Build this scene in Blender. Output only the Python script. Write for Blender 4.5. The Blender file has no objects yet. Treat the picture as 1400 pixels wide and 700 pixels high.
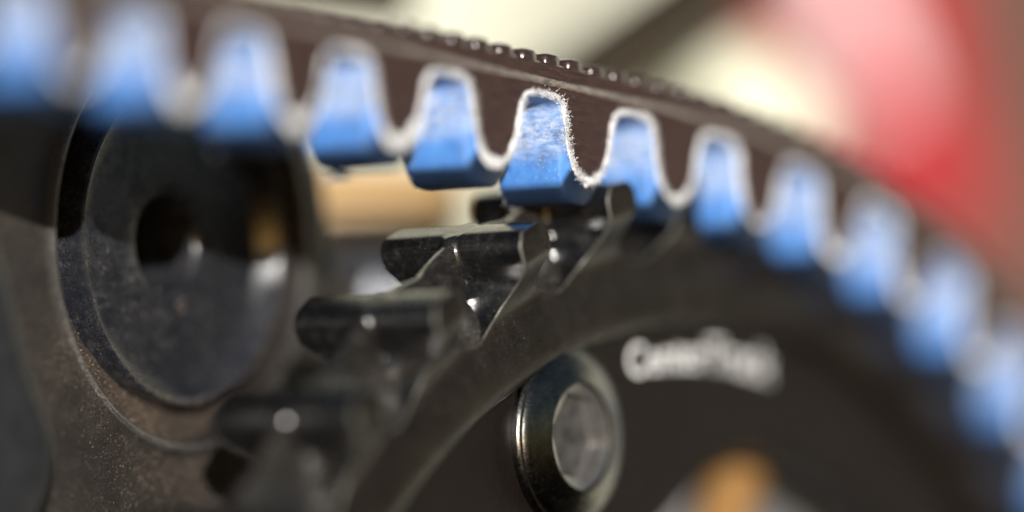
import bpy, bmesh, math, random
import numpy as np
from mathutils import Vector, Matrix

# ---------------------------------------------------------------- units: 1 Blender unit = 1 cm, all modelling below in millimetres
K = 0.1
scene = bpy.context.scene
scene.unit_settings.system = 'METRIC'
scene.unit_settings.scale_length = 0.01
random.seed(11)
rng = np.random.default_rng(7)

# ---------------------------------------------------------------- camera (long macro lens, wide open)
FWD = Vector((0.82023873, 0.57131527, 0.0284127))
RIGHT = Vector((0.57199171, -0.81968945, -0.03057279))
UP = Vector((-0.00582289, -0.04132881, 0.99912863))
cam_d = bpy.data.cameras.new('camera')
cam = bpy.data.objects.new('camera', cam_d)
scene.collection.objects.link(cam)
M = Matrix((RIGHT, UP, -FWD)).transposed().to_4x4()
M.translation = Vector((-29.928084, -20.845604, -1.036695))
cam.matrix_world = M
cam_d.sensor_width = 36
cam_d.lens = 7428.778 / 1400 * 36
cam_d.clip_start = 1.0
cam_d.clip_end = 2000
cam_d.dof.use_dof = True
cam_d.dof.focus_distance = 37.0
cam_d.dof.aperture_fstop = cam_d.lens * 1e-3 / 3.5
cam_d.dof.aperture_blades = 0
scene.camera = cam

# ---------------------------------------------------------------- sky and sun
SUN = Vector((-1.2, -1.0, 0.25)).normalized()
world = bpy.data.worlds.new('World')
scene.world = world
world.use_nodes = True
wn = world.node_tree.nodes
sky = wn.new('ShaderNodeTexSky')
sky.sky_type = 'NISHITA'
sky.sun_disc = False
sky.sun_elevation = math.asin(SUN.z)
sky.sun_rotation = math.atan2(SUN.x, SUN.y)
sky.air_density = 1.0
sky.dust_density = 0.6
bg = wn['Background']
bg.inputs['Strength'].default_value = 0.05
world.node_tree.links.new(sky.outputs[0], bg.inputs['Color'])
sun_d = bpy.data.lights.new('sun', 'SUN')
sun_d.energy = 5.0
sun_d.angle = math.radians(0.5)
sun_d.color = (1.0, 0.965, 0.92)
sun = bpy.data.objects.new('sun', sun_d)
sun.rotation_euler = (-SUN).to_track_quat('-Z', 'Y').to_euler()
scene.collection.objects.link(sun)

scene.view_settings.view_transform = 'Standard'
scene.view_settings.look = 'None'
scene.view_settings.exposure = 0.28
scene.view_settings.gamma = 1.0
scene.view_settings.use_curve_mapping = False
scene.render.engine = 'CYCLES'
scene.cycles.use_denoising = True
scene.cycles.max_bounces = 6
scene.cycles.sample_clamp_indirect = 6.0


# ---------------------------------------------------------------- helpers
def make_obj(name, verts, faces, mats, parent=None, mat_idx=None, smooth=False, uvs=None):
    """verts in millimetres -> one mesh object"""
    me = bpy.data.meshes.new(name)
    me.from_pydata([(v[0] * K, v[1] * K, v[2] * K) for v in verts], [], faces)
    for m in (mats if isinstance(mats, (list, tuple)) else [mats]):
        me.materials.append(m)
    if mat_idx is not None:
        me.polygons.foreach_set('material_index', mat_idx)
    if uvs is not None:
        ul = me.uv_layers.new(name='UVMap')
        for l in me.loops:
            ul.data[l.index].uv = uvs[l.vertex_index]
    bm = bmesh.new()
    bm.from_mesh(me)
    bmesh.ops.recalc_face_normals(bm, faces=bm.faces)
    bm.to_mesh(me)
    bm.free()
    if smooth:
        me.shade_smooth()
        me.set_sharp_from_angle(angle=math.radians(smooth if smooth is not True else 40))
    o = bpy.data.objects.new(name, me)
    scene.collection.objects.link(o)
    if parent is not None:
        o.parent = parent
    return o


def thing(name, label, cat):
    o = bpy.data.objects.new(name, None)
    o.empty_display_size = 0.3
    scene.collection.objects.link(o)
    o['label'] = label
    o['category'] = cat
    return o


def lathe(profile, cx, cz, seg=96, a0=0.0, a1=2 * math.pi, closed_profile=False):
    """profile [(r, Y)] turned about the Y axis through (cx, cz)"""
    full = abs(a1 - a0 - 2 * math.pi) < 1e-6
    n = seg if full else seg + 1
    V, F = [], []
    m = len(profile)
    for i in range(n):
        t = a0 + (a1 - a0) * i / seg
        for r, y in profile:
            V.append((cx + r * math.sin(t), y, cz + r * math.cos(t)))
    for i in range(seg):
        j = (i + 1) % n
        for k in range(m if closed_profile else m - 1):
            k2 = (k + 1) % m
            F.append((i * m + k, i * m + k2, j * m + k2, j * m + k))
    return V, F


def tube(a, b, r0, r1=None, seg=40, rounded=True):
    """closed tapered tube with rounded ends between two points (mm)"""
    r1 = r0 if r1 is None else r1
    a, b = Vector(a), Vector(b)
    d = (b - a)
    L = d.length
    d.normalize()
    u = d.orthogonal().normalized()
    w = d.cross(u)
    rows = []
    for k in range(7):
        t = math.pi / 2 * k / 6
        rows.append((-r0 * .6 * math.cos(t), r0 * math.sin(t)))
    for k in range(1, 9):
        rows.append((L * k / 9, r0 + (r1 - r0) * k / 9))
    for k in range(7):
        t = math.pi / 2 * (1 - k / 6)
        rows.append((L + r1 * .6 * math.cos(t), r1 * math.sin(t)))
    V, F = [], []
    for h, r in rows:
        r = max(r, .02)
        for i in range(seg):
            t = 2 * math.pi * i / seg
            V.append(tuple(a + d * h + (u * math.cos(t) + w * math.sin(t)) * r))
    for k in range(len(rows) - 1):
        for i in range(seg):
            j = (i + 1) % seg
            F.append((k * seg + i, k * seg + j, (k + 1) * seg + j, (k + 1) * seg + i))
    F.append(tuple(range(seg)))
    F.append(tuple((len(rows) - 1) * seg + i for i in range(seg)))
    return V, F


# ---------------------------------------------------------------- materials
class Mat:
    def __init__(s, name):
        s.m = bpy.data.materials.new(name)
        s.m.use_nodes = True
        s.t = s.m.node_tree
        s.b = s.t.nodes['Principled BSDF']
        s.pos = s.n('ShaderNodeNewGeometry').outputs['Position']

    def n(s, kind, **kw):
        x = s.t.nodes.new(kind)
        for k, v in kw.items():
            setattr(x, k, v)
        return x

    def link(s, a, b):
        s.t.links.new(a, b)

    def noise(s, scale, detail=4, rough=.6, vec=None, stretch=None):
        x = s.n('ShaderNodeTexNoise')
        x.inputs['Scale'].default_value = scale
        x.inputs['Detail'].default_value = detail
        x.inputs['Roughness'].default_value = rough
        v = vec or s.pos
        if stretch:
            mp = s.n('ShaderNodeMapping')
            mp.inputs['Scale'].default_value = stretch
            s.link(v, mp.inputs['Vector'])
            v = mp.outputs[0]
        s.link(v, x.inputs['Vector'])
        return x.outputs['Fac']

    def ramp(s, fac, *stops):
        r = s.n('ShaderNodeValToRGB')
        e = r.color_ramp.elements
        while len(e) < len(stops):
            e.new(.5)
        for k, (p, c) in enumerate(stops):
            e[k].position = p
            e[k].color = (c, c, c, 1) if not isinstance(c, tuple) else (*c, 1)
        s.link(fac, r.inputs[0])
        return r.outputs[0]

    def mix(s, fac, a, b):
        x = s.n('ShaderNodeMix', data_type='RGBA')
        for sock, v in ((x.inputs[0], fac), (x.inputs[6], a), (x.inputs[7], b)):
            if hasattr(v, 'is_linked'):
                s.link(v, sock)
            elif isinstance(v, tuple):
                sock.default_value = (*v, 1)
            else:
                sock.default_value = v
        return x.outputs[2]

    def math(s, op, a, b):
        x = s.n('ShaderNodeMath', operation=op)
        for k, v in enumerate((a, b)):
            if hasattr(v, 'is_linked'):
                s.link(v, x.inputs[k])
            else:
                x.inputs[k].default_value = v
        return x.outputs[0]

    def set(s, **kw):
        for k, v in kw.items():
            sock = s.b.inputs[k.replace('_', ' ')]
            if hasattr(v, 'is_linked'):
                s.link(v, sock)
            else:
                sock.default_value = (*v, 1) if isinstance(v, tuple) else v
        return s

    def bump(s, h, strength=.3, dist=.01):
        x = s.n('ShaderNodeBump')
        x.inputs['Strength'].default_value = strength
        x.inputs['Distance'].default_value = dist
        s.link(h, x.inputs['Height'])
        s.link(x.outputs[0], s.b.inputs['Normal'])
        return s

    def specks(s, scale, lo, hi):
        """isolated grains: 1 inside small random dots"""
        v = s.n('ShaderNodeTexVoronoi')
        v.inputs['Scale'].default_value = scale
        s.link(s.pos, v.inputs['Vector'])
        sel = s.n('ShaderNodeSeparateColor')
        s.link(v.outputs['Color'], sel.inputs[0])
        size = s.math('MULTIPLY', s.math('POWER', sel.outputs[1], 3.0), .9)          # few large grains, many tiny
        d = s.ramp(s.math('SUBTRACT', v.outputs['Distance'], s.math('MULTIPLY', size, hi)), (lo * .35, 1.0), (lo * .9, 0.0))
        pick = s.ramp(sel.outputs[0], (.45, 0.0), (.62, 1.0))
        return s.math('MULTIPLY', d, pick)


def metal_black(name, base, dust, dust_amt=.5, rough=.38, speck=.5, metallic=.0, scratch=True, scuff=0.0, rings=None, spec=.5):
    m = Mat(name)
    patch = m.ramp(m.noise(2.2, 5, .65), (.40, 0.0), (.75, 1.0))
    grain = m.ramp(m.noise(60, 3, .7), (.45, 0.0), (.7, 1.0))
    d = m.math('MULTIPLY', patch, grain)
    d = m.math('MULTIPLY', d, dust_amt)
    col = m.mix(d, base, dust)
    sp = m.specks(46, .14, .22)
    sp2 = m.math('MULTIPLY', sp, m.ramp(m.noise(4.5, 5, .7), (.48, 0.0), (.70, speck)))
    col = m.mix(sp2, col, tuple(min(1, c * 2.6) for c in dust))
    if scuff:
        sc = m.math('MULTIPLY', m.ramp(m.noise(1.0, 6, .75, stretch=(5, 16, 16)), (.50, 0.0), (.66, 1.0)), m.ramp(m.noise(5, 3), (.4, 0.0), (.6, scuff)))
        col = m.mix(sc, col, (.17, .17, .165))
    gr = m.ramp(m.noise(110, 2, .6), (.3, .35), (.72, 1.75))
    cg = m.n('ShaderNodeVectorMath', operation='MULTIPLY')
    m.link(col, cg.inputs[0])
    m.link(gr, cg.inputs[1])
    col = cg.outputs[0]
    r = m.ramp(m.noise(9, 6, .7), (.3, max(.1, rough - .1)), (.75, min(1, rough + .18)))
    m.set(Base_Color=col, Roughness=r, Metallic=metallic, Specular_IOR_Level=spec)
    if rings:
        pv = m.n('ShaderNodeVectorMath', operation='SUBTRACT')
        m.link(m.pos, pv.inputs[0])
        pv.inputs[1].default_value = (rings[0] * K, 0, rings[1] * K)
        pf = m.n('ShaderNodeVectorMath', operation='MULTIPLY')
        m.link(pv.outputs[0], pf.inputs[0])
        pf.inputs[1].default_value = (1, 0, 1)
        ln = m.n('ShaderNodeVectorMath', operation='LENGTH')
        m.link(pf.outputs[0], ln.inputs[0])
        cv = m.n('ShaderNodeCombineXYZ')
        m.link(ln.outputs['Value'], cv.inputs[0])
        m.bump(m.math('ADD', m.noise(60, 4, .8, vec=cv.outputs[0]), m.math('MULTIPLY', m.noise(28, 6, .75), .4)), .22, .006)
    elif scratch:
        h = m.noise(28, 6, .75)
        m.bump(h, .18, .006)
    return m.m


MAT = {}
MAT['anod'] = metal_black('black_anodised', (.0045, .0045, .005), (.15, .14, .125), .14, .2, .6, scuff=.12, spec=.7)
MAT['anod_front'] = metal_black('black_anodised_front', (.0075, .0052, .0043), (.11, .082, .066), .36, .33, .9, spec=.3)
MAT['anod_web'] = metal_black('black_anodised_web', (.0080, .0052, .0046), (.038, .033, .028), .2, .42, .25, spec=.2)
MAT['worn'] = metal_black('worn_edge', (.10, .10, .085), (.36, .35, .3), .8, .5, .7, .1)
MAT['flange'] = metal_black('worn_flange', (.012, .011, .0105), (.20, .175, .145), .6, .2, .8, scuff=.3, spec=.7)
MAT['plate'] = metal_black('dusty_plate', (.022, .019, .017), (.18, .145, .115), .7, .5, .7)
MAT['disc'] = metal_black('dusty_dish', (.012, .0135, .018), (.2, .18, .16), .4, .24, .7, scuff=.25, spec=.7, rings=(-2.6, 2.3))
MAT['lip'] = metal_black('worn_lip', (.05, .048, .046), (.34, .31, .28), .8, .28, .7)
MAT['dirt'] = metal_black('packed_dirt', (.03, .023, .018), (.3, .2, .13), 1.0, .85, .9)
MAT['pad'] = metal_black('grey_pad', (.016, .017, .020), (.14, .135, .13), .7, .38, .5)

# bolt: dark oxidised steel, brushed
m = Mat('bolt_steel')
f1 = m.noise(14, 5, .7)
m.set(Base_Color=m.mix(m.ramp(f1, (.4, 0.0), (.7, 1.0)), (.11, .11, .112), (.20, .185, .16)), Metallic=1.0,
      Roughness=m.ramp(m.noise(40, 5, .75), (.3, .15), (.75, .34)))
m.bump(m.noise(55, 5, .75), .12, .004)
MAT['bolt'] = m.m
m = Mat('bolt_socket')
m.set(Base_Color=m.mix(m.ramp(m.noise(18, 5, .7), (.35, 0.0), (.7, 1.0)), (.26, .25, .245), (.40, .38, .36)), Metallic=.85,
      Roughness=.38)
m.bump(m.noise(12, 5, .7), .25, .02)
MAT['socket'] = m.m

m = Mat('socket_floor')  # recess shade put into the colour: floor darker than the socket walls
m.set(Base_Color=m.mix(m.ramp(m.noise(9, 5, .7), (.35, 0.0), (.7, 1.0)), (.035, .033, .033), (.11, .105, .10)), Metallic=.2, Roughness=.45)
m.bump(m.noise(12, 5, .7), .3, .02)
MAT['socket_floor'] = m.m

# belt rubber: brownish black, sawn across the layers
m = Mat('belt_rubber')
uv = m.n('ShaderNodeUVMap').outputs[0]
lines = m.noise(1.0, 5, .7, vec=uv, stretch=(.5, 4.2, 1))
fine = m.noise(70, 4, .7)
col = m.mix(m.ramp(lines, (.34, 0.0), (.66, 1.0)), (.016, .0060, .0050), (.060, .0255, .0210))
col = m.mix(m.math('MULTIPLY', m.specks(64, .12, .25), .35), col, (.30, .25, .22))
m.set(Base_Color=col, Roughness=.62)
m.bump(m.math('ADD', lines, m.math('MULTIPLY', fine, .5)), .6, .014)
MAT['rubber'] = m.m
m = Mat('belt_ridge')
m.set(Base_Color=m.mix(m.ramp(m.noise(30, 4), (.4, 0.0), (.7, 1.0)), (.028, .014, .012), (.05, .03, .026)), Roughness=.22, Specular_IOR_Level=1.0)
m.bump(m.noise(40, 4), .04, .01)
MAT['ridge'] = m.m
m = Mat('cord_line')
lf = m.noise(1.0, 6, .75, stretch=(14, 14, 30))
m.set(Base_Color=m.mix(m.ramp(lf, (.38, 0.0), (.66, 1.0)), (.09, .075, .066), (.34, .30, .265)), Roughness=.45)
m.bump(lf, .5, .015)
MAT['cord'] = m.m

# blue tooth fabric: worn where the sprocket teeth rub (UV v = height on the tooth flank)
m = Mat('blue_fabric')
uvn = m.n('ShaderNodeUVMap').outputs[0]
sepx = m.n('ShaderNodeSeparateXYZ')
m.link(uvn, sepx.inputs[0])
band = m.ramp(sepx.outputs[1], (.30, 0.0), (.50, .75), (.78, .75), (.97, .35))
streak = m.noise(1.0, 5, .75, stretch=(9, 9, 34))
wear = m.math('MULTIPLY', band, m.ramp(streak, (.40, 0.0), (.62, 1.0)))
base = m.mix(m.ramp(m.noise(10, 4), (.35, 0.0), (.7, 1.0)), (.065, .215, .60), (.10, .29, .70))
haze_wear = m.mix(m.math('MULTIPLY', m.math('MULTIPLY', band, m.ramp(m.noise(2.6, 4), (.32, .25), (.7, 1.0))), .55), base, (.46, .60, .88))
grime = m.math('MULTIPLY', m.ramp(m.noise(3.4, 6, .75), (.47, 0.0), (.64, .85)), m.ramp(m.noise(30, 3, .7), (.35, .3), (.65, 1.0)))
haze_wear = m.mix(grime, haze_wear, (.10, .13, .19))
col = m.mix(wear, haze_wear, (.62, .70, .84))
blot = m.math('MULTIPLY', m.ramp(sepx.outputs[1], (.42, 0.0), (.55, 1.0), (.68, 1.0), (.80, 0.0)),
              m.ramp(m.noise(22, 5, .8), (.52, 0.0), (.63, .9)))
col = m.mix(blot, col, (.17, .16, .15))
sp = m.math('MULTIPLY', m.specks(60, .12, .25), .6)
col = m.mix(sp, col, (.75, .8, .88))
under_shade = m.ramp(sepx.outputs[1], (.11, 1.0), (.17, 0.0))          # shade of the tooth underside painted into the fabric colour
col = m.mix(under_shade, col, (.010, .022, .05))
m.set(Base_Color=col, Roughness=m.ramp(m.noise(25, 4), (.3, .34), (.7, .55)))
m.bump(m.noise(45, 5, .75), .3, .01)
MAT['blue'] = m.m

m = Mat('frayed_fibre')
f = m.noise(26, 5, .75)
m.set(Base_Color=m.ramp(f, (.32, (.22, .22, .25)), (.44, (.66, .67, .69)), (.58, (.90, .90, .89))), Roughness=.8)
MAT['fray'] = m.m
m = Mat('blue_thread')
m.set(Base_Color=(.05, .10, .2), Roughness=.8)
MAT['thread'] = m.m
m = Mat('white_print')
m.set(Base_Color=m.ramp(m.noise(20, 4), (.3, .80), (.7, .88)), Roughness=.6)
MAT['print'] = m.m


def plain(name, c1, c2, scale=1.0, rough=.5, **kw):
    m = Mat(name)
    m.set(Base_Color=m.mix(m.ramp(m.noise(scale, 5, .6), (.35, 0.0), (.7, 1.0)), c1, c2), Roughness=rough, **kw)
    m.bump(m.noise(scale * 6, 4), .15, .02)
    return m.m


MAT['wall'] = plain('pale_render', (.56, .57, .45), (.66, .66, .56), .08, .9)
MAT['stay'] = plain('dark_stay', (.028, .022, .015), (.040, .032, .023), .6, .9, Specular_IOR_Level=.1)
MAT['red'] = plain('red_paint', (.42, .012, .025), (.50, .022, .035), .5, .35, Coat_Weight=.5)
MAT['brown'] = plain('terracotta', (.092, .040, .027), (.12, .054, .036), .2, .8)
MAT['tan'] = plain('tan_paint', (.42, .255, .095), (.47, .29, .11), .6, .5)
MAT['grey'] = plain('bare_metal', (.28, .28, .29), (.36, .36, .37), .6, .45, Metallic=.3)
MAT['pale'] = plain('pink_highlight', (.80, .68, .70), (.84, .74, .75), .5, .4)  # colour of the highlight painted on the red tube
MAT['pale_grey'] = plain('pale_grey_paint', (.62, .65, .72), (.70, .73, .80), .6, .5)
MAT['cream'] = plain('cream_paint', (.66, .66, .50), (.74, .74, .58), .4, .5)
MAT['ochre'] = plain('ochre_paint', (.24, .122, .035), (.27, .142, .043), .6, .5)
MAT['dark'] = plain('dark_shell', (.012, .012, .011), (.02, .02, .018), .6, .5)

# ================================================================ structure behind: wall
NTEETH = 39
PITCH = 11.0
RP = NTEETH * PITCH / 2 / math.pi
CX, CZ, PH = 27.31039, -64.30695, -1.081999


def cam_pt(x, y, z):
    """a place so many mm right, up and ahead of the lens"""
    return Vector((-299.2808, -208.456, -10.367)) + FWD * z + RIGHT * x + UP * y


def block(name, centre, ax, ay, az, mat, parent=None, bev=.0):
    c = Vector(centre)
    V = []
    for sx in (-1, 1):
        for sy in (-1, 1):
            for sz in (-1, 1):
                V.append(tuple(c + ax * sx + ay * sy + az * sz))
    F = [(0, 1, 3, 2), (4, 6, 7, 5), (0, 4, 5, 1), (2, 3, 7, 6), (0, 2, 6, 4), (1, 5, 7, 3)]
    o = make_obj(name, V, F, mat, parent)
    if bev:
        md = o.modifiers.new('bevel', 'BEVEL')
        md.width = bev * K
        md.segments = 3
    return o


flat_r = Vector((FWD.y, -FWD.x, 0)).normalized()
flat_f = Vector((FWD.x, FWD.y, 0)).normalized()
Zv = Vector((0, 0, 1))
wall = block('garden_wall', cam_pt(0, 0, 1000) + flat_f * 25, flat_r * 900, Zv * 600, flat_f * 25, MAT['wall'], None, 3)
wall['label'] = 'pale green cream wall, wholly blurred, far behind the belt'
wall['category'] = 'wall'

# ================================================================ drive belt
# centre line: straight run from the left, then bending on to the sprocket
B5 = (9.395127, 7.75869)
F0, S0, SW = 0.0958717, -12.2802, 76.9222
_ds = .25
_s = np.arange(0, 240, _ds)
_t = np.clip((_s - S0) / SW, 0, 1)
_k = (1 / RP) * (_t * _t * (3 - 2 * _t))
_phi = F0 + np.concatenate([[0], np.cumsum(_k[:-1]) * _ds])
_x = B5[0] + np.concatenate([[0], np.cumsum(np.cos(_phi[:-1])) * _ds])
_z = B5[1] - np.concatenate([[0], np.cumsum(np.sin(_phi[:-1])) * _ds])


def belt(s, off):
    """s mm along the belt from tooth 5, off mm outwards -> X, Z"""
    if s < 0:
        X, Z, P = B5[0] + s * math.cos(F0), B5[1] - s * math.sin(F0), F0
    else:
        X, Z, P = (float(np.interp(s, _s, q)) for q in (_x, _z, _phi))
    return X + off * math.sin(P), Z + off * math.cos(P)


BW = 5.6        # belt width
half = [(0, -2.60), (.45, -2.57), (.95, -2.42), (1.45, -2.08), (1.9, -1.55), (2.25, -.9), (2.5, -.2), (2.66, .5), (2.78, 1.1),
        (2.90, 1.65), (3.08, 2.12), (3.35, 2.45), (3.75, 2.66), (4.3, 2.75), (4.9, 2.78), (5.5, 2.78)]


def refine(pts, n=2):
    a = np.array(pts, float)
    for _ in range(n):
        b = [a[0]]
        for p, q in zip(a[:-1], a[1:]):
            b += [(p + q) / 2, q]
        b = np.array(b)
        c = b.copy()
        c[1:-1] = (b[:-2] + 2 * b[1:-1] + b[2:]) / 4
        a = c
    return a


halfd = refine(half, 1)
profile = np.vstack([halfd[::-1] * [-1, 1], halfd[1:]])      # u from -5.5 to 5.5
tang = np.gradient(profile, axis=0)
tang /= np.linalg.norm(tang, axis=1)[:, None]
nrm = np.stack([tang[:, 1], -tang[:, 0]], 1)               # points out of the rubber (towards the sprocket)


def deep(Y):
    """fabric profile Y mm in from the cut edge: the edge itself is worn back, the tooth behind it is fuller"""
    e = min(1, max(0, (Y - .08) / .62))
    e = e * e * (3 - 2 * e)
    p = profile.copy()
    low = p[:, 1] < .2
    q = (p[low, 1] - .2) / -2.8                      # 0 at mid flank, 1 at the tip
    p[low, 1] = .2 - 4.25 * (q * (1 - e) * .659 + q * e * (1 - .0 * q))
    p[low, 0] *= 1 + e * .30 * q ** 1.5
    p[low, 1] = np.maximum(p[low, 1], -3.92 - .1 * (1 - q))
    t = np.gradient(p, axis=0)
    t /= np.linalg.norm(t, axis=1)[:, None]
    return p, np.stack([t[:, 1], -t[:, 0]], 1)


CORD0, CORD1, BACK = 3.42, 3.95, 5.0

belt_t = thing('drive_belt', 'brown toothed drive belt with frayed white edge and blue fabric teeth, over the sprocket', 'drive belt')
I0, I1 = -4, 16


def fray_mesh(i, dense):
    """frayed cut edge: lumpy ribbon plus loose flakes and fibres, all along the fabric of tooth i"""
    V, F = [], []
    base = (i - 5) * PITCH
    n = len(profile)
    # lumpy ribbon of rounded section
    sec = 8
    walk = 0.0
    for k in range(n):
        walk = .7 * walk + rng.normal(0, .45)
        u_, o_ = profile[k]
        w = (.12 if u_ > 0 else .16) + .17 * min(1, max(0, (-.4 - o_) / 2.0)) - .03 * min(1, max(0, (abs(u_) - 3) / 1.5))
        w = max(.03, w * (1 + walk))
        d = max(.04, .11 * (1 + .8 * walk) + rng.normal(0, .03))
        for a in range(sec):
            t = 2 * math.pi * a / sec
            jit = 1 + rng.normal(0, .10)
            o = profile[k] + nrm[k] * w * math.cos(t) * jit
            X, Z = belt(base + o[0], o[1])
            V.append((X, -.04 - d * math.sin(t) * jit, Z))
    for k in range(n - 1):
        for a in range(sec):
            b = (a + 1) % sec
            F.append((k * sec + a, k * sec + b, (k + 1) * sec + b, (k + 1) * sec + a))
    # flakes and fibres
    lens = np.linalg.norm(np.diff(profile, axis=0), axis=1)
    cum = np.concatenate([[0], np.cumsum(lens)])
    for _ in range(dense):
        s = rng.uniform(0, cum[-1])
        k = min(np.searchsorted(cum, s, side='right') - 1, n - 2)
        f = (s - cum[k]) / lens[k]
        c = profile[k] * (1 - f) + profile[k + 1] * f
        nn = nrm[k]
        c = c + nn * rng.normal(0, .15 if c[0] < 0 or c[1] < -.8 else .11)
        X, Z = belt(base + c[0], c[1])
        P = Vector((X, -.08 - abs(rng.normal(0, .14)), Z))
        if rng.random() < .7:
            r = rng.uniform(.02, .075)
            vs = [P + Vector(rng.normal(0, 1, 3)).normalized() * r * rng.uniform(.6, 1.3) for _ in range(4)]
            b0 = len(V)
            V += [tuple(v) for v in vs]
            F += [(b0, b0 + 1, b0 + 2), (b0, b0 + 2, b0 + 3), (b0, b0 + 3, b0 + 1), (b0 + 1, b0 + 3, b0 + 2)]
        else:
            L = rng.uniform(.06, .26)
            d = Vector(rng.normal(0, 1, 3) + np.array([0, -.6, 0])).normalized()
            c2 = Vector(rng.normal(0, .5, 3))
            side = d.orthogonal().normalized()
            s2 = d.cross(side)
            th = rng.uniform(.007, .014)
            b0 = len(V)
            for q in range(4):
                t = q / 3
                p = P + d * L * t + c2 * L * t * t * .6
                for a in range(3):
                    an = 2.094 * a
                    V.append(tuple(p + (side * math.cos(an) + s2 * math.sin(an)) * th))
            for q in range(3):
                for a in range(3):
                    b = (a + 1) % 3
                    F.append((b0 + q * 3 + a, b0 + q * 3 + b, b0 + q * 3 + 3 + b, b0 + q * 3 + 3 + a))
    return V, F


for i in range(I0, I1 + 1):
    base = (i - 5) * PITCH
    n = len(profile)
    # rubber core
    V, F, UV = [], [], []
    for Y in (0.0, BW):
        pk = deep(Y)[0]
        for k in range(n):
            for lev in range(4):
                f = lev / 3
                o = pk[k][1] * (1 - f) + CORD0 * f
                X, Z = belt(base + pk[k][0], o)
                V.append((X, Y, Z))
                UV.append((base + profile[k][0], o))
    N4 = n * 4
    for b in (0, N4):
        for k in range(n - 1):
            for lev in range(3):
                q = b + k * 4 + lev
                F.append((q, q + 1, q + 5, q + 4))
    for k in range(n - 1):
        F.append((k * 4, k * 4 + 4, N4 + k * 4 + 4, N4 + k * 4))
        F.append((k * 4 + 3, N4 + k * 4 + 3, N4 + k * 4 + 7, k * 4 + 7))
    for k in (0, n - 1):
        for lev in range(3):
            q = k * 4 + lev
            F.append((q, N4 + q, N4 + q + 1, q + 1))
    core = make_obj('tooth', V, F, MAT['rubber'], belt_t, smooth=35, uvs=UV)
    # blue fabric skin
    V, F, UV = [], [], []
    ys = [.06, .10, .2, .32, .44, .56, .72, 1.4, 2.2, 3.4, 4.6, BW + .1]
    TH = .26
    for a, side in enumerate((1, -1)):
        for Y in ys:
            pk, nk = deep(Y)
            for k in range(n):
                o = pk[k] + nk[k] * TH * side * (1 if Y > .07 or side < 0 else .75)
                X, Z = belt(base + o[0], o[1])
                V.append((X, Y, Z))
                UV.append((Y, (profile[k][1] + 2.6) / 5.4))
    NS = len(ys) * n
    for a in (0, NS):
        for j in range(len(ys) - 1):
            for k in range(n - 1):
                q = a + j * n + k
                F.append((q, q + 1, q + n + 1, q + n))
    for j in (0, len(ys) - 1):
        for k in range(n - 1):
            q = j * n + k
            F.append((q, NS + q, NS + q + 1, q + 1))
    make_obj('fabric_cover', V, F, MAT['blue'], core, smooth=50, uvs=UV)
    V, F = fray_mesh(i, {4: 3600, 5: 4200, 6: 3000, 3: 1800, 7: 1600}.get(i, 500))
    make_obj('frayed_edge', V, F, MAT['fray'], core, smooth=60)

# backing strip above the cord line
S_A, S_B = (I0 - 5.5) * PITCH, (I1 - 4.5) * PITCH
ss = np.arange(S_A, S_B + .01, 1.375)
V, F, UV = [], [], []
for s in ss:
    for (o, Y) in ((CORD0, 0), (BACK - .15, 0), (BACK, .15), (BACK, BW - .15), (BACK - .15, BW), (CORD0, BW)):
        X, Z = belt(s, o)
        V.append((X, Y, Z))
        UV.append((s, o + Y * 2))
for k in range(len(ss) - 1):
    for a in range(6):
        b = (a + 1) % 6
        F.append((k * 6 + a, k * 6 + b, k * 6 + 6 + b, k * 6 + 6 + a))
make_obj('backing', V, F, [MAT['rubber'], MAT['ridge']], belt_t, [1 if k % 6 in (1, 2, 3) else 0 for k in range(len(F))], smooth=35, uvs=UV)

# light moulding line along the cords, with a little wobble
V, F = [], []
ss = np.arange(S_A, S_B + .01, .55)
for s in ss:
    j = rng.normal(0, .03, 4)
    for q, (o, Y) in enumerate(((CORD0 - .02, .05), (CORD0 + .08 + j[0], -.10 + j[1]), ((CORD0 + CORD1) / 2 + j[2], -.16 + j[3]),
                                (CORD1 - .10 + j[1], -.09 + j[0]), (CORD1 + .02, .05))):
        X, Z = belt(s, o)
        V.append((X, Y, Z))
for k in range(len(ss) - 1):
    for a in range(4):
        F.append((k * 5 + a, k * 5 + a + 1, k * 5 + 6 + a, k * 5 + 5 + a))
make_obj('cord_line', V, F, MAT['cord'], belt_t, smooth=70)

# ridges moulded across the back of the belt
rp = [(-.93, -.15), (-.97, .0), (-.97, .40), (-.87, .58), (-.6, .68), (0, .71), (.5, .68), (.8, .56), (.93, .34), (.95, -.15)]
step = PITCH / 4
for k in range(int((S_B - S_A) / step)):
    s = S_A + (k + .5) * step
    V, F = [], []
    jj = rng.normal(0, .03)
    for Y, sh in ((.02, .62), (.08, .76), (.17, .88), (.32, .96), (.55, 1.0), (BW - .34, 1.0), (BW - .06, .85)):
        for (u, o) in rp:
            X, Z = belt(s + u * sh, BACK - .02 + o * (1 if o < .1 else sh * .5 + .5) + jj * (o > 0))
            V.append((X, Y, Z))
    m_ = len(rp)
    for a in range(6):
        for b in range(m_ - 1):
            F.append((a * m_ + b, a * m_ + b + 1, a * m_ + m_ + b + 1, a * m_ + m_ + b))
    F.append(tuple(range(m_)))
    F.append(tuple(6 * m_ + b for b in range(m_)))
    make_obj('ridge', V, F, MAT['ridge'], belt_t, smooth=42)


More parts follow.
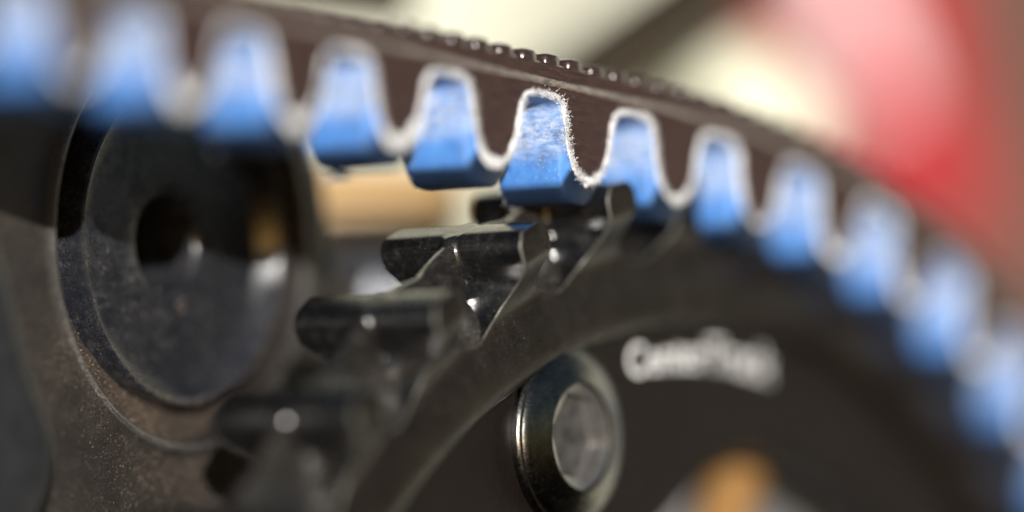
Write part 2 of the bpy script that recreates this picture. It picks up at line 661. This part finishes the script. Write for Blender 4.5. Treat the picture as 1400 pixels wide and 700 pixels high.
# a tuft of loose threads hanging off a tooth of the straight run
def strand(p, d, L, th, curl, n=9):
    V, F = [], []
    p = Vector(p)
    d = Vector(d).normalized()
    for q in range(n):
        side = d.orthogonal().normalized()
        s2 = d.cross(side)
        for a in range(4):
            an = math.pi / 2 * a
            V.append(tuple(p + (side * math.cos(an) + s2 * math.sin(an)) * th * (1 - .5 * q / n)))
        d = (d + Vector(rng.normal(0, curl, 3))).normalized()
        p = p + d * (L / n)
    for q in range(n - 1):
        for a in range(4):
            b = (a + 1) % 4
            F.append((q * 4 + a, q * 4 + b, q * 4 + 4 + b, q * 4 + 4 + a))
    return V, F


def add_strands(name, spots, mat):
    V, F = [], []
    for (p, d, L, th, c) in spots:
        v, f = strand(p, d, L, th, c)
        b = len(V)
        V += v
        F += [tuple(x + b for x in q) for q in f]
    return make_obj(name, V, F, mat, belt_t)


xb, zb = belt((3 - 5) * PITCH + 1.2, -4.1)
sp = [((xb + rng.normal(0, .12), BW - .1, zb), (rng.normal(0, .4) - .2, .2, -1), rng.uniform(.9, 1.8), .10, .5) for _ in range(10)]
sp += [((xb - .5 + .2 * k, BW, zb + .05 + .12 * k), (-.6, .5, -.4), rng.uniform(.4, .9), .018, .4) for k in range(-5, 6)]
add_strands('loose_thread', sp, MAT['thread'])
sp = []
for i in (2, 3, 4, 5):
    for _ in range(46):
        k = rng.integers(6, len(profile) - 6)
        o = deep(BW)[0][k] + nrm[k] * .25
        X, Z = belt((i - 5) * PITCH + o[0], o[1])
        sp.append(((X, BW, Z), (rng.normal(0, .5) - .3, .8, -.5 + rng.normal(0, .4)), rng.uniform(.25, .8), .015, .4))
add_strands('rear_fuzz', sp, MAT['fray'])['kind'] = 'stuff'

# ================================================================ sprocket
spr = thing('sprocket', 'black toothed belt sprocket with white printed lettering and one dark bolt', 'sprocket')
ROOT = -3.9


def polar(th, off):
    return CX + (RP + off) * math.sin(th), CZ + (RP + off) * math.cos(th)


lev = [(2.50, .30), (2.50, .98), (2.42, 1.14), (2.15, 1.42), (1.82, 1.68), (1.62, 1.76), (1.1, 1.77), (.5, 1.74), (.22, 1.66), (-.2, 1.52), (-.65, 1.46),
       (-1.1, 1.5), (-1.55, 1.66), (-2.0, 1.95), (-2.45, 2.38), (-2.85, 2.9), (-3.2, 3.5), (-3.5, 4.15), (-3.72, 4.8), (-3.86, 5.3), (ROOT, 5.5)]


def yfront(off):
    if off > .6:
        return .12 if off < 2.3 else .22
    t = min(1, (.6 - off) / 4.2)
    return .12 + 2.88 * (t * t * (3 - 2 * t)) ** .85


CH = .10
for i in range(-3, 17):
    th0 = PH + (i + .5) * 2 * math.pi / NTEETH
    V, F, MI = [], [], []
    rows = []
    for (o, w) in lev:
        ya = yfront(o)
        if i >= 6:                                 # ends of the teeth under the belt sit further in
            ya = max(ya, min(3.0, 1.2 * (i - 5) + .8))
        yb = 12 - ya
        c = min(CH, w * .5) * (1 + rng.normal(0, .12))
        # loop: left side front->back ... with several points so that the side follows its curve
        q = .35 + .65 * min(1, max(0, (1.6 - o) / 2.5))
        y0 = ya + c
        q = max(q, min(1.0, max(0, (-.3 - o) / 1.2)) * (5.6 - y0) / 2.0)
        fil = [(.0, 5.6 - 2.0 * q), (.10 * q, 5.6 - 1.35 * q), (.36 * q, 5.6 - .78 * q), (.78 * q, 5.6 - .30 * q), (1.25 * q, 5.62)]
        fil = [(f, max(y, y0 + .02 * (k + 1))) for k, (f, y) in enumerate(fil)]
        left = [(-w - f, y) for f, y in fil] + [(-w - f, 12 - y) for f, y in fil[::-1]]
        right = [(-u, y) for u, y in left[::-1]]
        loop = [(-w + c, ya), (-w, y0)] + left + [(-w, yb - c), (-w + c, yb), (0, yb), (w - c, yb), (w, yb - c)] + right + [(w, y0), (w - c, ya), (0, ya)]
        row = []
        for (u, y) in loop:
            X, Z = polar(th0 + u / RP, o)
            row.append(len(V))
            V.append((X, y, Z))
        rows.append(row)
    m_ = len(rows[0])
    for a in range(len(rows) - 1):
        for b in range(m_):
            c = (b + 1) % m_
            F.append((rows[a][b], rows[a][c], rows[a + 1][c], rows[a + 1][b]))
            if b in (0, m_ - 3):                       # narrow chamfers at the front edge are rubbed bare
                MI.append(1)
            elif b in (m_ - 2, m_ - 1):                    # end face
                MI.append(2)
            else:
                MI.append(0)
    F.append(tuple(rows[0]))
    MI.append(0)
    F.append(tuple(rows[-1]))
    MI.append(0)
    make_obj('tooth', V, F, [MAT['anod'], MAT['worn'], MAT['anod_front']], spr, MI, smooth=32)

# centre flange: scalloped ring running through the middle of all teeth
V, F = [], []
SEG = NTEETH * 12
for k in range(SEG):
    th = 2 * math.pi * k / SEG + PH
    ph = (k / 12 - .5) % 1.0                       # 0 at a tooth
    d = min(ph, 1 - ph) * 2
    top = 2.22 - .75 * (d ** 1.6)
    for (o, y) in (
            (top - .12, 5.45), (top, 5.6), (top, 6.4), (top - .12, 6.55), (.2, 6.7), (-1.2, 7.0), (-2.3, 7.5), (-3.2, 8.2), (ROOT + .03, 9.0), (ROOT - .3, 9.0),
            (ROOT - .3, 3.1), (ROOT + .03, 3.05), (-3.2, 3.8), (-2.3, 4.5), (-1.2, 5.0), (.2, 5.3)):
        X, Z = polar(th, o)
        V.append((X, y, Z))
for k in range(SEG):
    j = (k + 1) % SEG
    for a in range(16):
        b = (a + 1) % 16
        F.append((k * 16 + a, k * 16 + b, j * 16 + b, j * 16 + a))
make_obj('centre_flange', V, F, MAT['flange'], spr, smooth=40)

# rim band
R0 = RP + ROOT
rim_prof = [(R0, 3.02), (R0 - .7, 2.90), (R0 - 1.6, 2.76), (62.0, 2.68), (61.2, 2.70), (60.6, 2.80), (60.1, 3.0), (59.8, 3.25), (59.6, 3.55), (59.55, 3.9),
            (59.5, 8.2), (60.2, 9.2), (R0 - .7, 9.14), (R0, 8.98)]
V, F = lathe(rim_prof, CX, CZ, 240, closed_profile=True)
make_obj('rim', V, F, MAT['anod_front'], spr, smooth=30)

# web: flat ring inside the rim, widened inwards to a tab round every bolt
WEBY = 3.8
BOLT_A = math.radians(-17.3)
BOLT_R = 54.45


def r_inner(th):
    d = min(abs((th - BOLT_A - math.radians(q) + math.pi) % (2 * math.pi) - math.pi) for q in (0, 90, 180, 270))
    t = min(1, max(0, (math.degrees(d) - 8) / 20))
    return 45.5 + 5.9 * (t * t * (3 - 2 * t))


V, F = [], []
SEG = 360
for k in range(SEG):
    th = 2 * math.pi * k / SEG
    ri = r_inner(th)
    for (r, y) in ((59.6, WEBY), (58, WEBY), (ri + .4, WEBY), (ri, WEBY + .4), (ri, 7.4), (ri + .4, 7.8), (59.6, 7.8)):
        V.append((CX + r * math.sin(th), y, CZ + r * math.cos(th)))
for k in range(SEG):
    j = (k + 1) % SEG
    for a in range(7):
        b = (a + 1) % 7
        F.append((k * 7 + a, k * 7 + b, j * 7 + b, j * 7 + a))
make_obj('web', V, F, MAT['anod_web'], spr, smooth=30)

# lettering printed on the web
tc = bpy.data.curves.new('lettering', 'FONT')
tc.body = 'CenterTrack'
tc.size = 3.3
tc.align_x = 'CENTER'
tc.offset = .03
tc.space_character = 1.02
tc.resolution_u = 4
to = bpy.data.objects.new('lettering_source', tc)
scene.collection.objects.link(to)
bpy.context.view_layer.update()
tm = bpy.data.meshes.new_from_object(to.evaluated_get(bpy.context.evaluated_depsgraph_get()))
bpy.data.objects.remove(to)
bm = bmesh.new()
bm.from_mesh(tm)
bmesh.ops.recalc_face_normals(bm, faces=bm.faces)
ret = bmesh.ops.extrude_face_region(bm, geom=list(bm.faces))
for v in ret['geom']:
    if isinstance(v, bmesh.types.BMVert):
        v.co.z += .035
bm.verts.ensure_lookup_table()
xs = [v.co.x for v in bm.verts]
xw = max(xs) - min(xs)
TEXT_A, TEXT_R, TEXT_W = math.radians(1.3), 56.5, 19.0
TV = []
for v in bm.verts:
    th = TEXT_A + v.co.x * TEXT_W / xw / (TEXT_R + 1)
    r = TEXT_R + v.co.y
    TV.append((CX + r * math.sin(th), WEBY - .008 - v.co.z, CZ + r * math.cos(th)))
TF = [tuple(v.index for v in f.verts) for f in bm.faces]
bm.free()
make_obj('lettering', TV, TF, MAT['print'], spr)

# bolt
bx, bz = CX + BOLT_R * math.sin(BOLT_A), CZ + BOLT_R * math.cos(BOLT_A)
bp = [(6.42, WEBY + .2), (6.48, WEBY - .28), (6.42, WEBY - .48), (6.26, WEBY - .62), (6.06, WEBY - .64), (5.98, WEBY - .72), (5.84, WEBY - .88),
      (5.58, WEBY - .98), (4.8, WEBY - 1.20), (4.05, WEBY - 1.44), (3.84, WEBY - 1.52), (3.70, WEBY - 1.53), (3.60, WEBY - 1.46), (3.56, WEBY - 1.3)]
V, F = lathe(bp, bx, bz, 96)
bolt = make_obj('bolt', V, F, MAT['bolt'], spr, smooth=35)
V, F = [], []
n = 96
for k in range(n):
    th = 2 * math.pi * k / n
    hx = 2.86 / math.cos(((th + .35) % (math.pi / 3)) - math.pi / 6)
    hx = min(hx, 3.28)
    for (r, y) in ((3.57, WEBY - 1.32), (3.45, WEBY - 1.26), (hx, WEBY - 1.14), (hx, WEBY - .12), (hx * .94, WEBY - .05), (.02, WEBY - .03)):
        V.append((bx + r * math.sin(th), y, bz + r * math.cos(th)))
for k in range(n):
    j = (k + 1) % n
    for a in range(5):
        F.append((k * 6 + a, k * 6 + a + 1, j * 6 + a + 1, j * 6 + a))
make_obj('hex_socket', V, F, [MAT['socket'], MAT['socket_floor']], bolt, [1 if k % 5 == 4 else 0 for k in range(len(F))], smooth=25)

# ================================================================ frame plate behind, with a dished disc in a round recess
PX, PZ, PY = -2.6, 2.0, 26.0
fp = thing('frame_plate', 'dusty black frame plate with round recess at left, behind the belt', 'frame plate')


def outer_r(t):
    # right side is a round boss, left and below run on as a broad plate
    x, z = math.sin(t), math.cos(t)
    k = max(0.0, -x * .9 - z * .45)
    k = min(1, k * 2.2)
    low = min(1, 2.2 * max(0, x) * max(0, -z))
    return 17.8 + 48 * (k * k * (3 - 2 * k)) + 14 * low * low * (3 - 2 * low)


n = 160
ring = []
V, F = [], []
for k in range(n):
    t = 2 * math.pi * k / n
    ro = outer_r(t)
    prof = [(13.8, PY + 4.0), (13.82, PY + .6), (13.9, PY - .05), (14.05, PY - .26), (14.25, PY - .32), (14.5, PY - .20), (14.72, PY - .02), (15.1, PY + .1), (16.0, PY + .12)]
    for q in (.25, .5, .75):
        prof.append((16.0 + (ro - 1.2 - 16.0) * q, PY + .1))
    prof += [(ro - 1.2, PY + .12), (ro - .4, PY + .4), (ro, PY + 1.4), (ro, PY + 8), (13.8, PY + 8)]
    for (r, y) in prof:
        V.append((PX + r * math.sin(t), y, PZ + r * math.cos(t)))
m_ = len(prof)
MI = []
for k in range(n):
    j = (k + 1) % n
    for a in range(m_ - 1):
        F.append((k * m_ + a, k * m_ + a + 1, j * m_ + a + 1, j * m_ + a))
        MI.append(1 if a in (3, 4) else 0)
make_obj('plate', V, F, [MAT['plate'], MAT['lip']], fp, MI, smooth=40)
# dirt floor of the recess
V, F = [], []
for k in range(n):
    t = 2 * math.pi * k / n
    for q in range(9):
        r = 10.5 + 3.5 * q / 8
        low = 2.3 * max(0, -math.cos(t - .55)) ** 3
        V.append((PX + r * math.sin(t), PY + 2.7 - low * (.4 + .6 * q / 8) + rng.normal(0, .07), PZ + r * math.cos(t)))
for k in range(n):
    j = (k + 1) % n
    for a in range(8):
        F.append((k * 9 + a, k * 9 + a + 1, j * 9 + a + 1, j * 9 + a))
make_obj('packed_dirt', V, F, MAT['dirt'], fp, smooth=80)
# dished disc
dp = [(11.4, PY + 3.5), (11.45, PY + .1), (11.36, PY - .2), (11.15, PY - .3), (11.0, PY - .24), (10.85, PY - .10), (10.4, PY + .48), (9.85, PY + 1.18), (9.45, PY + 1.3), (8.6, PY + 1.36), (7, PY + 1.38),
      (5, PY + 1.39), (4.1, PY + 1.41), (3.5, PY + 1.5), (3.3, PY + 1.7), (3.22, PY + 2.0), (3.22, PY + 11), (.02, PY + 11)]
V, F = lathe(dp, PX, PZ, 128)
make_obj('dished_disc', V, F, MAT['disc'], fp, smooth=30)
# grains of grit lying in the groove, on the lip and on the plate below
V, F = [], []
for _ in range(7000):
    pick = rng.random()
    if pick < .30:                                 # groove, thick at the lower left
        a = math.pi + .5 + rng.normal(0, .55)
        r = rng.uniform(11.5, 13.8)
        y = PY + 2.6 - 2.3 * max(0, -math.cos(a - .55)) ** 3 * (.4 + .6 * (r - 10.5) / 3.5)
    elif pick < .88:                               # plate below the recess
        a = math.pi + .05 + rng.normal(0, .38)
        r = 14.6 + abs(rng.normal(0, 3.2))
        y = PY + .09
    else:                                          # rim of the disc
        a = math.pi + rng.normal(0, .9)
        r = rng.uniform(10.9, 11.3)
        y = PY - .27
    p = Vector((PX + r * math.sin(a), y, PZ + r * math.cos(a)))
    g = abs(rng.normal(0, .032)) + .022
    b0 = len(V)
    V += [tuple(p + Vector(rng.normal(0, 1, 3)).normalized() * g) for _ in range(4)]
    F += [(b0, b0 + 1, b0 + 2), (b0, b0 + 2, b0 + 3), (b0, b0 + 3, b0 + 1), (b0 + 1, b0 + 3, b0 + 2)]
for (x, z, g) in ((1.2, -4.2, .34), (1.3, -4.6, .3), (-4.1, -2.6, .18), (-4.3, 1.5, .12), (-7.6, -1.4, .10), (-6.2, -2.9, .10), (-1.2, -3.2, .12)):
    for q in range(5):
        p = Vector((PX + x + rng.normal(0, g * .4), PY + 1.34, PZ + z + rng.normal(0, g * .6)))
        b0 = len(V)
        V += [tuple(p + Vector(rng.normal(0, 1, 3)).normalized() * g * .8) for _ in range(4)]
        F += [(b0, b0 + 1, b0 + 2), (b0, b0 + 2, b0 + 3), (b0, b0 + 3, b0 + 1), (b0 + 1, b0 + 3, b0 + 2)]
grit = make_obj('grit', V, F, MAT['fray'], fp)
grit['kind'] = 'stuff'
grit.data.materials.clear()
m = Mat('grit')
m.set(Base_Color=m.ramp(m.noise(26, 3), (.38, (.05, .035, .026)), (.58, (.16, .115, .085)), (.72, (.34, .28, .23))), Roughness=.8)
grit.data.materials.append(m.m)

# smooth raised pad at the far left
outl = [(-26.8, 3.5), (-25.4, .5), (-24.2, -2.4), (-23.4, -5.5), (-22.3, -8), (-21.1, -10.2), (-20.5, -12.6), (-21.2, -15.0), (-23.2, -17.4), (-28, -22), (-60, -26), (-60, 12), (-34, 9)]
a = np.array(outl, float)
for _ in range(3):
    nx = np.roll(a, -1, 0)
    a = np.stack([a * .75 + nx * .25, a * .25 + nx * .75], 1).reshape(-1, 2)
cen = np.array([-38.0, -6.0])
V, F = [], []
levs = [(0, 26.3), (0, 23.6), (.35, 22.9), (1.0, 22.55), (2.0, 22.45), (4.0, 22.6), (8, 22.8)]
for (ins, y) in levs:
    d = a - cen
    L = np.linalg.norm(d, axis=1)[:, None]
    pts = cen + d * (1 - ins / L)
    V += [(p[0], y, p[1]) for p in pts]
n = len(a)
for q in range(len(levs) - 1):
    for k in range(n):
        j = (k + 1) % n
        F.append((q * n + k, q * n + j, q * n + n + j, q * n + n + k))
F.append(tuple((len(levs) - 1) * n + k for k in range(n)))
make_obj('raised_pad', V, F, MAT['pad'], fp, smooth=40)

# ================================================================ blurred things further back


def simple(name, label, cat, V, F, mat, sm=50):
    o = make_obj(name, V, F, mat, None, smooth=sm)
    o['label'] = label
    o['category'] = cat
    return o


V, F = tube((53.9, 39.6, 11.5), (66.5, 20.8, 25.9), 2.8, 3.0)
simple('frame_stay', 'dark blurred frame tube slanting up behind the ridged top of the belt', 'frame tube', V, F, MAT['stay'])
V, F = tube((34.4, 55.3, 24.5), (44.4, 41.0, 22.5), 2.6, 2.6)
simple('frame_stay', 'short dark blurred tube lying just above the belt at top left of centre', 'frame tube', V, F, MAT['stay'])
V, F = tube((83.8, 36.5, 17.2), (87.0, 32.3, 11.2), 4.6, 4.8)
simple('cream_knob', 'pale cream rounded knob, blurred, between the dark slanting tube and the red tube', 'knob', V, F, MAT['cream'])
red = thing('red_tube', 'glossy red tapered tube with painted pale highlight, blurred, at upper right', 'tube')
ra, rb = Vector((168.0, 65.1, 6.6)), Vector((159.0, 76.0, 46.3))
V, F = tube(ra, rb, 5.0, 14.0)
make_obj('tube', V, F, MAT['red'], red, smooth=50)
d = (rb - ra).normalized()
u = (-FWD - d * (-FWD).dot(d)).normalized()
w = d.cross(u)
V, F = [], []
for k in range(13):
    h = 13 + 22 * k / 12
    r = 5.0 + 9.0 * h / (rb - ra).length + .15
    for q in range(9):
        t = math.radians(-19 + 26 * q / 8)
        V.append(tuple(ra + d * h + (u * math.cos(t) + w * math.sin(t)) * r))
for k in range(12):
    for q in range(8):
        F.append((k * 9 + q, k * 9 + q + 1, k * 9 + q + 10, k * 9 + q + 9))
make_obj('painted_highlight', V, F, MAT['pale'], red, smooth=50)  # broad gloss highlight on the tube, laid on as a pale strip
post = block('brown_post', (234.5, 78.5, 6.0), flat_r * 24, Zv * 130, flat_f * 14, MAT['brown'], None, 2)
post['label'] = 'reddish brown upright post, blurred, at the right edge'
post['category'] = 'post'
V, F = tube((37.8, 50.6, 6.2), (46.0, 39.0, 5.7), 3.7, 3.7)
simple('tan_tube', 'tan level tube, blurred, under the straight run of the belt', 'tube', V, F, MAT['tan'])
V, F = tube((23.0, 37.3, -.4), (27.8, 30.4, -.5), 2.5, 2.5)
simple('pale_grey_tube', 'pale grey level tube, blurred, below the tan tube', 'tube', V, F, MAT['pale_grey'])
V, F = tube((45.2, 11.0, -14.2), (40.4, 11.0, -22.5), 2.2, 2.2)
simple('ochre_tube', 'ochre orange tube seen through the opening inside the sprocket', 'tube', V, F, MAT['ochre'])
sh = thing('bottom_bracket_shell', 'dark shell with grey face behind the opening of the sprocket', 'bracket shell')
V, F = lathe([(52, 70), (52, 16), (51.2, 15.2), (48, 15.2), (47.8, 15.8)], 47.5, CZ, 96)
make_obj('shell', V, F, MAT['dark'], sh, smooth=30)
V, F = lathe([(47.7, 15.6), (47.1, 14.9), (20, 14.7), (.05, 14.7)], 47.5, CZ, 96)
make_obj('end_face', V, F, MAT['grey'], sh, smooth=30)
